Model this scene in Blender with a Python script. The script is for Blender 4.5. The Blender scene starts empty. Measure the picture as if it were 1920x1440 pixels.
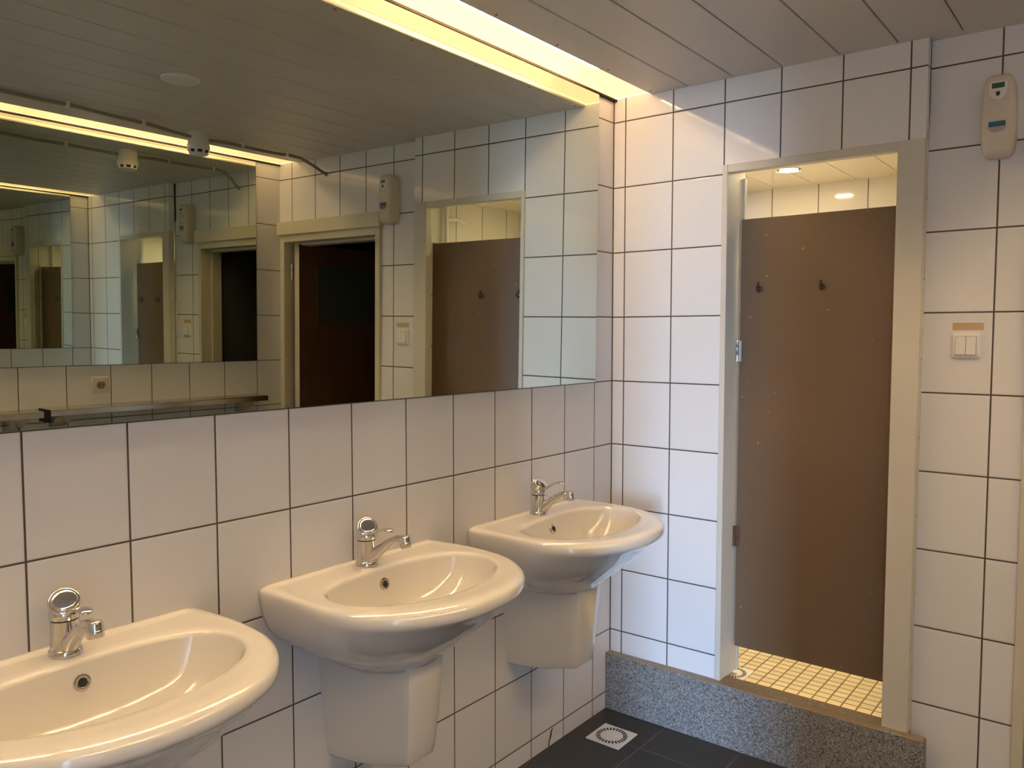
import bpy, bmesh, math, random
from mathutils import Vector, Matrix

S = bpy.context.scene
COL = S.collection

# ------------------------------------------------------------------ camera
cam_d = bpy.data.cameras.new('camera')
cam_d.lens = 36.0 * 1516.9 / 1920.0
cam_d.sensor_width = 36.0
cam_d.clip_start = 0.02
cam = bpy.data.objects.new('camera', cam_d)
COL.objects.link(cam)
YAW, PITCH, ROLL = 0.6641, -0.0607, 0.0003
fwd = Vector((-math.sin(YAW) * math.cos(PITCH), math.cos(YAW) * math.cos(PITCH), math.sin(PITCH)))
rgt = fwd.cross(Vector((0, 0, 1))).normalized()
upv = rgt.cross(fwd)
r2 = rgt * math.cos(ROLL) + upv * math.sin(ROLL)
u2 = upv * math.cos(ROLL) - rgt * math.sin(ROLL)
cam.matrix_world = Matrix(((r2.x, u2.x, -fwd.x, 1.6506),
                           (r2.y, u2.y, -fwd.y, -2.7468),
                           (r2.z, u2.z, -fwd.z, 1.49),
                           (0, 0, 0, 1)))
S.camera = cam

# ------------------------------------------------------------------ sky, exposure
SKY_COLOUR = (0.46, 0.66, 1.0, 1)
SKY_STRENGTH = 330.0
LAMP_COLOUR = (1.0, 0.60, 0.27, 1)
DIFFUSER_STRENGTH = 1.05
TUBE_COLOUR = (1.0, 0.69, 0.36, 1)
TUBE_STRENGTH = 185.0
SPOT_COLOUR = (1.0, 0.80, 0.48, 1)
SPOT_STRENGTH = 170.0
SPOT_WATTS = 75.0
w = bpy.data.worlds.new('world')
S.world = w
w.use_nodes = True
bgn = w.node_tree.nodes['Background']
bgn.inputs[0].default_value = SKY_COLOUR
bgn.inputs[1].default_value = SKY_STRENGTH
S.view_settings.view_transform = 'Standard'
S.view_settings.look = 'None'
S.view_settings.gamma = 1
S.view_settings.use_curve_mapping = False
S.view_settings.exposure = 0.07
S.cycles.use_denoising = True
S.cycles.max_bounces = 14
S.cycles.diffuse_bounces = 6
S.cycles.glossy_bounces = 8
S.cycles.transmission_bounces = 8
S.cycles.sample_clamp_indirect = 6

# ------------------------------------------------------------------ dimensions
W = 2.20          # room width
CZ = 2.387        # ceiling height
ZA, TH_, TW = 1.31, 0.2488, 0.2   # tile row datum, pitch
REC = 0.045       # recess of the right part of the back wall
YB = -3.25        # rear wall
YE = -3.35        # back of the rear wall
YH = -6.6         # far end of the added, unseen hall behind the camera

# ------------------------------------------------------------------ helpers
class MB:
    def __init__(self):
        self.v = []; self.f = []
    def add(self, vs, fs):
        n = len(self.v)
        self.v += [tuple(p) for p in vs]
        self.f += [tuple(i + n for i in f) for f in fs]
        return self
    def box(self, a, b):
        x0, y0, z0 = a; x1, y1, z1 = b
        return self.add([(x0, y0, z0), (x1, y0, z0), (x1, y1, z0), (x0, y1, z0),
                         (x0, y0, z1), (x1, y0, z1), (x1, y1, z1), (x0, y1, z1)],
                        [(0, 3, 2, 1), (4, 5, 6, 7), (0, 1, 5, 4), (1, 2, 6, 5), (2, 3, 7, 6), (3, 0, 4, 7)])
    def rings(self, rs, cap0=True, cap1=True):
        n = len(rs[0]); base = len(self.v)
        for r in rs: self.v += [tuple(p) for p in r]
        for k in range(len(rs) - 1):
            for i in range(n):
                j = (i + 1) % n
                self.f.append((base + k * n + i, base + k * n + j, base + (k + 1) * n + j, base + (k + 1) * n + i))
        if cap0: self.f.append(tuple(base + i for i in reversed(range(n))))
        if cap1: self.f.append(tuple(base + (len(rs) - 1) * n + i for i in range(n)))
        return self
    def lathe(self, org, axis, prof, n=32, cap0=True, cap1=True):
        """prof: list of (distance along axis, radius)"""
        a = Vector(axis).normalized(); o = Vector(org)
        t = Vector((0, 1, 0)) if abs(a.y) < 0.9 else Vector((1, 0, 0))
        e1 = a.cross(t).normalized(); e2 = a.cross(e1)
        rs = []
        for d, r in prof:
            rs.append([o + a * d + (e1 * math.cos(2 * math.pi * i / n) + e2 * math.sin(2 * math.pi * i / n)) * r for i in range(n)])
        return self.rings(rs, cap0, cap1)
    def tube(self, pts, rad, n=16, flat=None):
        """pts list of points, rad scalar or list; flat: list of (width, height) multipliers"""
        P = [Vector(p) for p in pts]; m = len(P)
        R = rad if isinstance(rad, (list, tuple)) else [rad] * m
        rs = []; prev = None
        for k in range(m):
            d = (P[min(k + 1, m - 1)] - P[max(k - 1, 0)]).normalized()
            if prev is None:
                ref = Vector((0, 0, 1)) if abs(d.z) < 0.95 else Vector((0, 1, 0))
                e1 = d.cross(ref).normalized()
            else:
                e1 = (prev - d * prev.dot(d)).normalized()
            prev = e1; e2 = e1.cross(d)
            fw, fh = (flat[k] if flat else (1, 1))
            rs.append([P[k] + e1 * math.cos(2 * math.pi * i / n) * R[k] * fw + e2 * math.sin(2 * math.pi * i / n) * R[k] * fh for i in range(n)])
        return self.rings(rs)
    def build(self, name, m, parent=None, smooth=False, bevel=0, seg=2, angle=40):
        me = bpy.data.meshes.new(name)
        me.from_pydata(self.v, [], self.f)
        bm = bmesh.new(); bm.from_mesh(me)
        bmesh.ops.recalc_face_normals(bm, faces=bm.faces)
        bm.to_mesh(me); bm.free()
        me.materials.append(m)
        if smooth or bevel:
            for p in me.polygons: p.use_smooth = True
            if smooth is True or bevel:
                try: me.set_sharp_from_angle(angle=math.radians(angle))
                except Exception: pass
        o = bpy.data.objects.new(name, me)
        COL.objects.link(o)
        if bevel:
            md = o.modifiers.new('bevel', 'BEVEL'); md.width = bevel; md.segments = seg
            md.limit_method = 'ANGLE'; md.angle_limit = math.radians(35)
            md.harden_normals = False
        if parent is not None:
            o.parent = parent
        return o

def thing(name, label, cat, group=None, loc=(0, 0, 0)):
    o = bpy.data.objects.new(name, None)
    o.empty_display_size = 0.05
    COL.objects.link(o)
    o.location = loc
    return tag(o, label, cat, group)

def tag(o, label, cat, group=None):
    o['label'] = label; o['category'] = cat
    if group: o['group'] = group
    return o

def struct(o, label=None, cat=None):
    o['kind'] = 'structure'
    if label: o['label'] = label
    if cat: o['category'] = cat
    return o

def copy_tree(o, parent=None):
    c = o.copy(); COL.objects.link(c)
    if parent is not None: c.parent = parent
    for ch in [k for k in bpy.data.objects if k.parent == o and k is not c]:
        copy_tree(ch, c)
    return c

# ------------------------------------------------------------------ materials
def new_mat(name):
    m = bpy.data.materials.new(name); m.use_nodes = True
    nt = m.node_tree
    return m, nt, nt.nodes['Principled BSDF']

def mat(name, col, rough=0.5, metal=0.0, coat=0.0, noise=0.0, nscale=30.0, bump=0.0, bscale=60.0, spec=0.5):
    m, nt, b = new_mat(name)
    b.inputs['Base Color'].default_value = (*col, 1)
    b.inputs['Roughness'].default_value = rough
    b.inputs['Metallic'].default_value = metal
    b.inputs['Coat Weight'].default_value = coat
    b.inputs['Coat Roughness'].default_value = 0.05
    b.inputs['Specular IOR Level'].default_value = spec
    N, L = nt.nodes, nt.links
    tc = N.new('ShaderNodeTexCoord')
    if noise > 0:
        n = N.new('ShaderNodeTexNoise'); n.inputs['Scale'].default_value = nscale; n.inputs['Detail'].default_value = 4
        L.new(tc.outputs['Object'], n.inputs['Vector'])
        mx = N.new('ShaderNodeMix'); mx.data_type = 'RGBA'
        mx.inputs[6].default_value = (*[c * (1 - noise) for c in col], 1)
        mx.inputs[7].default_value = (*[min(1, c * (1 + noise)) for c in col], 1)
        L.new(n.outputs['Fac'], mx.inputs[0]); L.new(mx.outputs[2], b.inputs['Base Color'])
    if bump > 0:
        n2 = N.new('ShaderNodeTexNoise'); n2.inputs['Scale'].default_value = bscale
        L.new(tc.outputs['Object'], n2.inputs['Vector'])
        bp = N.new('ShaderNodeBump'); bp.inputs['Strength'].default_value = bump; bp.inputs['Distance'].default_value = 0.002
        L.new(n2.outputs['Fac'], bp.inputs['Height']); L.new(bp.outputs['Normal'], b.inputs['Normal'])
    return m

def tile_mat(name, au, u0, pu, av, v0, pv, col, grout, gw=0.0036, rough=0.07, var=0.02, groutrough=0.8, wavy=0.06):
    """Tiles laid in the plane of object axes au, av, with grout lines at u0 + k*pu and v0 + k*pv."""
    m, nt, b = new_mat(name)
    N, L = nt.nodes, nt.links
    tc = N.new('ShaderNodeTexCoord'); sp = N.new('ShaderNodeSeparateXYZ')
    L.new(tc.outputs['Object'], sp.inputs[0])
    def math_(op, a, bb=None, c=None):
        n = N.new('ShaderNodeMath'); n.operation = op
        for i, q in enumerate((a, bb, c)):
            if q is None: continue
            if isinstance(q, (int, float)): n.inputs[i].default_value = q
            else: L.new(q, n.inputs[i])
        return n.outputs[0]
    ds = []; ids = []
    for ax, o0, p in ((au, u0, pu), (av, v0, pv)):
        c = math_('SUBTRACT', sp.outputs[ax], o0)
        c = math_('DIVIDE', c, p)
        ids.append(math_('FLOOR', c))
        fr = math_('FRACT', c)
        d = math_('MINIMUM', fr, math_('SUBTRACT', 1.0, fr))
        ds.append(math_('MULTIPLY', d, p))
    d = math_('MINIMUM', ds[0], ds[1])
    mr = N.new('ShaderNodeMapRange')
    mr.inputs['From Min'].default_value = gw * 0.5 - 0.0005; mr.inputs['From Max'].default_value = gw * 0.5 + 0.0005
    L.new(d, mr.inputs['Value'])
    mask = mr.outputs['Result']
    cb = N.new('ShaderNodeCombineXYZ'); L.new(ids[0], cb.inputs[0]); L.new(ids[1], cb.inputs[1])
    wn = N.new('ShaderNodeTexWhiteNoise'); wn.noise_dimensions = '3D'; L.new(cb.outputs[0], wn.inputs['Vector'])
    mc = N.new('ShaderNodeMix'); mc.data_type = 'RGBA'
    mc.inputs[6].default_value = (*[c * (1 - var) for c in col], 1)
    mc.inputs[7].default_value = (*[min(1, c * (1 + var)) for c in col], 1)
    L.new(wn.outputs['Value'], mc.inputs[0])
    gn = N.new('ShaderNodeTexNoise'); gn.inputs['Scale'].default_value = 9
    L.new(tc.outputs['Object'], gn.inputs['Vector'])
    gc = N.new('ShaderNodeMix'); gc.data_type = 'RGBA'
    gc.inputs[6].default_value = (*[c * 0.6 for c in grout], 1); gc.inputs[7].default_value = (*[c * 1.4 for c in grout], 1)
    L.new(gn.outputs['Fac'], gc.inputs[0])
    mx = N.new('ShaderNodeMix'); mx.data_type = 'RGBA'
    L.new(mask, mx.inputs[0]); L.new(gc.outputs[2], mx.inputs[6]); L.new(mc.outputs[2], mx.inputs[7])
    L.new(mx.outputs[2], b.inputs['Base Color'])
    rr = N.new('ShaderNodeMapRange'); rr.inputs['To Min'].default_value = groutrough; rr.inputs['To Max'].default_value = rough
    L.new(mask, rr.inputs['Value']); L.new(rr.outputs['Result'], b.inputs['Roughness'])
    # rounded tile edges, sunk grout, faint waviness of the glaze
    eb = N.new('ShaderNodeMapRange'); eb.inputs['From Min'].default_value = gw * 0.4; eb.inputs['From Max'].default_value = gw * 0.5 + 0.0035
    eb.interpolation_type = 'SMOOTHSTEP'
    L.new(d, eb.inputs['Value'])
    wv = N.new('ShaderNodeTexNoise'); wv.inputs['Scale'].default_value = 7; wv.inputs['Detail'].default_value = 1
    L.new(tc.outputs['Object'], wv.inputs['Vector'])
    hh = math_('ADD', eb.outputs['Result'], math_('MULTIPLY', wv.outputs['Fac'], wavy * 8))
    bp = N.new('ShaderNodeBump'); bp.inputs['Strength'].default_value = 0.6; bp.inputs['Distance'].default_value = 0.0012
    L.new(hh, bp.inputs['Height']); L.new(bp.outputs['Normal'], b.inputs['Normal'])
    return m

def emit_mat(name, col, strength):
    m = bpy.data.materials.new(name); m.use_nodes = True
    nt = m.node_tree; nt.nodes.clear()
    e = nt.nodes.new('ShaderNodeEmission'); e.inputs[0].default_value = col; e.inputs[1].default_value = strength
    o = nt.nodes.new('ShaderNodeOutputMaterial'); nt.links.new(e.outputs[0], o.inputs[0])
    return m

WHITE = (0.83, 0.82, 0.82)
GROUT = (0.085, 0.066, 0.052)
M = {}
M['tile_left'] = tile_mat('tile_left_wall', 1, -0.1276, TW, 2, ZA, TH_, WHITE, GROUT, gw=0.0042)
M['tile_right'] = tile_mat('tile_right_wall', 1, -0.110, TW, 2, ZA, TH_, WHITE, GROUT)
M['tile_back'] = tile_mat('tile_back_wall', 0, 0.0526, TW, 2, ZA, TH_, WHITE, GROUT, gw=0.0048)
M['tile_back_recess'] = tile_mat('tile_back_wall_recess', 0, 1.290, TW, 2, ZA, TH_, WHITE, GROUT, gw=0.0048)
M['tile_rear'] = tile_mat('tile_rear_wall', 0, 0.05, TW, 2, ZA, TH_, WHITE, GROUT)
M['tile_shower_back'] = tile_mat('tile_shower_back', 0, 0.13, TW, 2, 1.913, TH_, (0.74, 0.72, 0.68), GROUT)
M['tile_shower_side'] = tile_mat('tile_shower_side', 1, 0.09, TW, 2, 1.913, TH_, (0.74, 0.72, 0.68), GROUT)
M['floor'] = tile_mat('floor_tile_dark', 0, 0.265, 0.3, 1, -0.23, 0.3, (0.040, 0.038, 0.036), (0.12, 0.105, 0.085), gw=0.005, rough=0.42, var=0.12, wavy=0.25)
M['mosaic'] = tile_mat('shower_floor_mosaic', 0, 0.011, 0.050, 1, 0.113, 0.0395, (0.78, 0.67, 0.45), (0.22, 0.15, 0.075), gw=0.0055, rough=0.35, var=0.10)
M['plain_wall'] = mat('plaster_wall', (0.72, 0.70, 0.67), 0.8, noise=0.04, nscale=5)
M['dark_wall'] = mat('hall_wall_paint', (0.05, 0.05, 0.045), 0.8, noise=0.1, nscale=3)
M['ceiling'] = mat('ceiling_plank_paint', (0.66, 0.615, 0.57), 0.36, noise=0.04, nscale=3, bump=0.05, bscale=140)
M['shower_ceiling'] = mat('shower_ceiling_plank', (0.76, 0.70, 0.56), 0.12, noise=0.03, nscale=5)
M['cream'] = mat('cream_frame_paint', (0.66, 0.60, 0.47), 0.42, noise=0.05, nscale=8, bump=0.05, bscale=60)
M['grey_jamb'] = mat('shower_frame_paint', (0.66, 0.62, 0.53), 0.5, noise=0.06, nscale=6, bump=0.05)
M['ceramic'] = mat('sanitary_ceramic', (0.80, 0.775, 0.73), 0.10, coat=1.0, noise=0.01, nscale=4)
M['chrome'] = mat('chrome', (0.74, 0.72, 0.70), 0.08, metal=1.0, bump=0.03, bscale=25)
M['dark_chrome'] = mat('dark_ring', (0.05, 0.045, 0.04), 0.3, metal=0.6)
M['black'] = mat('black_hole', (0.01, 0.01, 0.01), 0.6)
M['steel'] = mat('brushed_steel', (0.60, 0.55, 0.48), 0.20, metal=1.0, noise=0.08, nscale=40)
M['plastic_white'] = mat('white_plastic', (0.84, 0.82, 0.79), 0.3, noise=0.02)
M['plastic_cream'] = mat('cream_plastic', (0.70, 0.63, 0.53), 0.25, coat=0.3, noise=0.02)
M['grey_plastic'] = mat('grey_cable_sleeve', (0.30, 0.28, 0.25), 0.5, noise=0.1)
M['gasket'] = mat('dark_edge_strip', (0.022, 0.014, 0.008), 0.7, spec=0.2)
M['hook'] = mat('worn_hook_metal', (0.16, 0.13, 0.10), 0.35, metal=0.8)
M['screw'] = mat('screw_dark_steel', (0.05, 0.04, 0.035), 0.5, metal=0.5)

def shower_door_mat():
    m, nt, b = new_mat('shower_door_laminate')
    N, L = nt.nodes, nt.links
    tc = N.new('ShaderNodeTexCoord')
    n = N.new('ShaderNodeTexNoise'); n.inputs['Scale'].default_value = 2.2; n.inputs['Detail'].default_value = 6
    L.new(tc.outputs['Object'], n.inputs['Vector'])
    mx = N.new('ShaderNodeMix'); mx.data_type = 'RGBA'
    mx.inputs[6].default_value = (0.165, 0.105, 0.062, 1); mx.inputs[7].default_value = (0.200, 0.130, 0.078, 1)
    L.new(n.outputs['Fac'], mx.inputs[0])
    v = N.new('ShaderNodeTexNoise'); v.inputs['Scale'].default_value = 55; v.inputs['Detail'].default_value = 0
    L.new(tc.outputs['Object'], v.inputs['Vector'])
    mr = N.new('ShaderNodeMapRange'); mr.inputs['From Min'].default_value = 0.84; mr.inputs['From Max'].default_value = 0.87
    L.new(v.outputs['Fac'], mr.inputs['Value'])
    m2 = N.new('ShaderNodeMix'); m2.data_type = 'RGBA'; m2.inputs[7].default_value = (0.35, 0.30, 0.24, 1)
    L.new(mr.outputs['Result'], m2.inputs[0]); L.new(mx.outputs[2], m2.inputs[6])
    L.new(m2.outputs[2], b.inputs['Base Color'])
    b.inputs['Roughness'].default_value = 0.42
    return m
M['shower_door'] = shower_door_mat()

def terrazzo_mat():
    m, nt, b = new_mat('washed_terrazzo')
    N, L = nt.nodes, nt.links
    tc = N.new('ShaderNodeTexCoord')
    v = N.new('ShaderNodeTexVoronoi'); v.inputs['Scale'].default_value = 300
    L.new(tc.outputs['Object'], v.inputs['Vector'])
    cr = N.new('ShaderNodeValToRGB')
    sp = N.new('ShaderNodeSeparateColor'); L.new(v.outputs['Color'], sp.inputs[0])
    L.new(sp.outputs[0], cr.inputs['Fac'])
    e = cr.color_ramp.elements
    e[0].position = 0.0; e[0].color = (0.05, 0.048, 0.045, 1)
    e[1].position = 1.0; e[1].color = (0.46, 0.45, 0.44, 1)
    for p, c in ((0.14, (0.11, 0.105, 0.10, 1)), (0.35, (0.20, 0.195, 0.19, 1)), (0.8, (0.30, 0.295, 0.285, 1))):
        q = e.new(p); q.color = c
    # brown, limescale-stained arris along the top
    s = N.new('ShaderNodeSeparateXYZ'); L.new(tc.outputs['Object'], s.inputs[0])
    n = N.new('ShaderNodeTexNoise'); n.inputs['Scale'].default_value = 14; n.inputs['Detail'].default_value = 5
    L.new(tc.outputs['Object'], n.inputs['Vector'])
    ad = N.new('ShaderNodeMath'); ad.operation = 'MULTIPLY_ADD'
    L.new(n.outputs['Fac'], ad.inputs[0]); ad.inputs[1].default_value = 0.03; L.new(s.outputs[2], ad.inputs[2])
    mr = N.new('ShaderNodeMapRange'); mr.inputs['From Min'].default_value = 0.236; mr.inputs['From Max'].default_value = 0.244
    L.new(ad.outputs[0], mr.inputs['Value'])
    mx = N.new('ShaderNodeMix'); mx.data_type = 'RGBA'; mx.inputs[7].default_value = (0.27, 0.21, 0.145, 1)
    L.new(mr.outputs['Result'], mx.inputs[0]); L.new(cr.outputs['Color'], mx.inputs[6])
    L.new(mx.outputs[2], b.inputs['Base Color'])
    b.inputs['Roughness'].default_value = 0.55
    bp = N.new('ShaderNodeBump'); bp.inputs['Strength'].default_value = 0.3; bp.inputs['Distance'].default_value = 0.001
    L.new(sp.outputs[0], bp.inputs['Height']); L.new(bp.outputs['Normal'], b.inputs['Normal'])
    return m
M['terrazzo'] = terrazzo_mat()

def wood_mat(name, c0, c1):
    m, nt, b = new_mat(name)
    N, L = nt.nodes, nt.links
    tc = N.new('ShaderNodeTexCoord'); mp = N.new('ShaderNodeMapping'); mp.inputs['Scale'].default_value = (10, 10, 1)
    L.new(tc.outputs['Object'], mp.inputs[0])
    n = N.new('ShaderNodeTexNoise'); n.inputs['Scale'].default_value = 3; n.inputs['Detail'].default_value = 6
    L.new(mp.outputs[0], n.inputs['Vector'])
    mx = N.new('ShaderNodeMix'); mx.data_type = 'RGBA'; mx.inputs[6].default_value = (*c0, 1); mx.inputs[7].default_value = (*c1, 1)
    L.new(n.outputs['Fac'], mx.inputs[0]); L.new(mx.outputs[2], b.inputs['Base Color'])
    b.inputs['Roughness'].default_value = 0.4
    return m
M['brown_door'] = wood_mat('brown_door_veneer', (0.10, 0.045, 0.018), (0.16, 0.075, 0.03))

def mirror_mat():
    m, nt, b = new_mat('mirror_silver')
    b.inputs['Base Color'].default_value = (0.62, 0.66, 0.58, 1)
    b.inputs['Metallic'].default_value = 1.0
    b.inputs['Roughness'].default_value = 0.0
    return m
M['mirror'] = mirror_mat()
M['mirror_edge'] = mat('mirror_edge', (0.10, 0.11, 0.09), 0.3, metal=0.3)

def glass_mat():
    m, nt, b = new_mat('window_glass')
    N, L = nt.nodes, nt.links
    g = N.new('ShaderNodeBsdfGlass'); g.inputs['IOR'].default_value = 1.0; g.inputs['Roughness'].default_value = 0
    L.new(g.outputs[0], N['Material Output'].inputs[0])
    t = N.new('ShaderNodeBsdfTransparent'); t.inputs[0].default_value = (0.93, 0.96, 0.97, 1)
    L.new(t.outputs[0], N['Material Output'].inputs[0])
    return m
M['glass'] = glass_mat()
M['leaf_glass'] = mat('frosted_door_pane', (0.07, 0.09, 0.075), 0.25)

def diffuser_mat():
    """lit clear-opal sheet: glows softly and lets the tubes behind it show through"""
    m = bpy.data.materials.new('opal_diffuser'); m.use_nodes = True
    nt = m.node_tree; nt.nodes.clear(); N, L = nt.nodes, nt.links
    e = N.new('ShaderNodeEmission'); e.inputs[0].default_value = LAMP_COLOUR; e.inputs[1].default_value = DIFFUSER_STRENGTH
    r = N.new('ShaderNodeBsdfTransparent'); r.inputs['Color'].default_value = (0.9, 0.9, 0.9, 1)
    a = N.new('ShaderNodeAddShader'); L.new(e.outputs[0], a.inputs[0]); L.new(r.outputs[0], a.inputs[1])
    o = N.new('ShaderNodeOutputMaterial'); L.new(a.outputs[0], o.inputs[0])
    return m
M['diffuser'] = diffuser_mat()
def tube_mat():
    """lit tube: emission fades towards its rim to imitate a blurred hotspot"""
    m = bpy.data.materials.new('lit_fluorescent_tube'); m.use_nodes = True
    nt = m.node_tree; nt.nodes.clear(); N, L = nt.nodes, nt.links
    lw = N.new('ShaderNodeLayerWeight'); lw.inputs['Blend'].default_value = 0.5
    iv = N.new('ShaderNodeMath'); iv.operation = 'SUBTRACT'; iv.inputs[0].default_value = 1.0; L.new(lw.outputs['Facing'], iv.inputs[1])
    pw = N.new('ShaderNodeMath'); pw.operation = 'POWER'; L.new(iv.outputs[0], pw.inputs[0]); pw.inputs[1].default_value = 3.0  # facing falloff puts the soft edge of the glow into the emission
    ml = N.new('ShaderNodeMath'); ml.operation = 'MULTIPLY'; L.new(pw.outputs[0], ml.inputs[0]); ml.inputs[1].default_value = TUBE_STRENGTH
    e = N.new('ShaderNodeEmission'); e.inputs[0].default_value = TUBE_COLOUR; L.new(ml.outputs[0], e.inputs[1])
    t = N.new('ShaderNodeBsdfTransparent')
    mx = N.new('ShaderNodeAddShader'); L.new(e.outputs[0], mx.inputs[0])
    tr = N.new('ShaderNodeMixShader'); L.new(lw.outputs['Facing'], tr.inputs[0])
    bk = N.new('ShaderNodeBsdfTransparent'); bk.inputs[0].default_value = (0, 0, 0, 1)
    L.new(bk.outputs[0], tr.inputs[1]); L.new(t.outputs[0], tr.inputs[2]); L.new(tr.outputs[0], mx.inputs[1])
    o = N.new('ShaderNodeOutputMaterial'); L.new(mx.outputs[0], o.inputs[0])
    return m
M['tube'] = tube_mat()
M['trough'] = mat('trough_bounce_absorber', (0.03, 0.016, 0.006), 0.8)  # near black to swallow bounced tube light, so the strip stays orange
M['spot'] = emit_mat('lit_downlight', SPOT_COLOUR, SPOT_STRENGTH)

# ------------------------------------------------------------------ room shell
WZ = 2.56
b = MB().box((0, YE + 0.0, -0.05), (W, REC + 0.0, 0.0))
struct(b.build('floor', M['floor']))

struct(MB().box((-0.12, YE, -0.05), (0, 1.0, WZ)).build('wall_left', M['tile_left']))
struct(MB().box((W, YE, -0.05), (W + 0.12, REC, WZ)).build('wall_right', M['tile_right']))

# back wall, left of and above the shower opening
b = MB()
b.box((0, 0, -0.05), (0.449, 0.155, WZ))
b.box((0.449, 0, 2.088), (1.10, 0.035, WZ))
b.box((0.449, 0.0, -0.05), (1.10, 0.05, 0.12))
struct(b.build('wall_back', M['tile_back']))
# recessed right-hand part around the door
b = MB()
b.box((1.10, REC, -0.05), (1.378, 0.16, WZ))
b.box((1.378, REC, 2.0), (W, 0.16, WZ))
b.box((2.178, REC, -0.05), (W, 0.16, 2.0))
struct(b.build('wall_back_recess', M['tile_back_recess']))
# rear wall behind the camera, with a narrow opening added to shape the daylight beam
MX0, MX1 = 1.87, 2.19     # added opening in the rear wall
WX0, WX1 = 3.58, 3.92     # tall unseen window added as daylight source
HX0, HX1 = 1.0, 4.6       # side walls of the added hall
b = MB().box((MX1, YE, -0.05), (W, YB, WZ)).box((0, YE, -0.05), (MX0, YB, WZ)).box((MX0, YE, 2.10), (MX1, YB, WZ))
struct(b.build('wall_rear', M['tile_rear']))
b = MB()
b.box((HX0 - 0.1, YH, -0.05), (HX0, -5.95, WZ)).box((HX0 - 0.1, -5.05, -0.05), (HX0, YE, WZ)).box((HX0 - 0.1, -5.95, -0.05), (HX0, -5.05, 1.45)).box((HX0 - 0.1, -5.95, 2.1), (HX0, -5.05, WZ)).box((HX1, YH, -0.05), (HX1 + 0.1, YE, WZ)).box((W + 0.12, YE, -0.05), (HX1 + 0.1, YE + 0.1, WZ))
b.box((HX0 - 0.1, YH - 0.1, -0.05), (WX0 - 0.04, YH, WZ)).box((WX1 + 0.04, YH - 0.1, -0.05), (HX1 + 0.1, YH, WZ)).box((WX0 - 0.04, YH - 0.1, 2.1), (WX1 + 0.04, YH, WZ))
struct(b.build('wall_added_hall', M['plain_wall']))  # unseen hall added, pale inside to bounce daylight through the opening
struct(MB().box((HX0 - 0.1, YH - 0.1, -0.05), (HX1 + 0.1, YE, 0.0)).build('floor_added_hall', M['plain_wall']))
struct(MB().box((HX0 - 0.1, YH - 0.1, 2.38), (HX1 + 0.1, YE, 2.42)).build('ceiling_added_hall', M['plain_wall']))
wd = bpy.data.objects.new('added_window_1', None); COL.objects.link(wd); struct(wd)  # unseen window added to throw cool daylight on the lower back wall
fb = MB()
fb.box((WX0 - 0.04, YH - 0.08, 0), (WX0, YH - 0.02, 2.1)).box((WX1, YH - 0.08, 0), (WX1 + 0.04, YH - 0.02, 2.1))
fb.box((WX0, YH - 0.08, 0), (WX1, YH - 0.02, 0.04)).box((WX0, YH - 0.08, 2.06), (WX1, YH - 0.02, 2.1))
fb.build('added_window_frame', M['cream'], wd)
MB().box((WX0, YH - 0.055, 0.04), (WX1, YH - 0.050, 2.06)).build('added_window_pane', M['glass'], wd)
pl = bpy.data.lights.new('window_portal', 'AREA'); pl.shape = 'RECTANGLE'; pl.size = WX1 - WX0; pl.size_y = 2.02
pl.cycles.is_portal = True
po = bpy.data.objects.new('window_portal', pl); COL.objects.link(po)
po.location = ((WX0 + WX1) / 2, YH - 0.045, 1.05); po.rotation_euler = (math.radians(90), 0, 0)
wd = bpy.data.objects.new('added_window_2', None); COL.objects.link(wd); struct(wd)  # second unseen window, added to fill the hall with bluish light
fb = MB()
fb.box((HX0 - 0.08, -5.95, 1.45), (HX0 - 0.02, -5.89, 2.1)).box((HX0 - 0.08, -5.11, 1.45), (HX0 - 0.02, -5.05, 2.1)).box((HX0 - 0.08, -5.89, 1.45), (HX0 - 0.02, -5.11, 1.51)).box((HX0 - 0.08, -5.89, 2.04), (HX0 - 0.02, -5.11, 2.1))
fb.build('added_window_frame', M['cream'], wd)
MB().box((HX0 - 0.055, -5.89, 1.51), (HX0 - 0.050, -5.11, 2.04)).build('added_window_pane', M['glass'], wd)
pl = bpy.data.lights.new('window_portal', 'AREA'); pl.shape = 'RECTANGLE'; pl.size = 0.53; pl.size_y = 0.78
pl.cycles.is_portal = True
po = bpy.data.objects.new('window_portal', pl); COL.objects.link(po)
po.location = (HX0 - 0.045, -5.5, 1.775); po.rotation_euler = (0, math.radians(-90), 0)
struct(MB().box((-6, YH - 14, -0.2), (12, YH - 0.1, -0.08)).box((-6, YH - 0.1, -0.2), (HX0 - 0.1, -3.5, -0.08)).build('ground', M['plain_wall']))

# ceiling planks between the two light troughs
b = MB()
seams = [0.157, 0.311, 0.484, 0.657, 0.842, 1.016, 1.190, 1.362, 1.534, 1.706, 1.876, 2.043]
for k in range(len(seams) - 1):
    x0, x1 = seams[k], seams[k + 1]
    y1 = 0.0 if x1 < 1.09 else REC
    e = 0.0022
    if x0 < 1.10 < x1: y1 = 0.0
    prof = [(x0 + e, CZ + 0.012), (x0 + e, CZ + 0.002), (x0 + e + 0.002, CZ), (x1 - e - 0.002, CZ), (x1 - e, CZ + 0.002), (x1 - e, CZ + 0.012)]
    b.rings([[(x, YB, z) for x, z in prof], [(x, y1, z) for x, z in prof]])
b.box((1.10, 0.0, CZ + 0.0005), (1.362, REC, CZ + 0.010))
b.box((0.157, YB, CZ + 0.012), (2.043, REC, CZ + 0.016))
ceil = struct(b.build('ceiling', M['ceiling']))
struct(MB().box((-0.12, YH - 0.1, WZ), (5.1, 2.2, WZ + 0.05)).build('ceiling_slab', M['plain_wall']))
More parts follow.
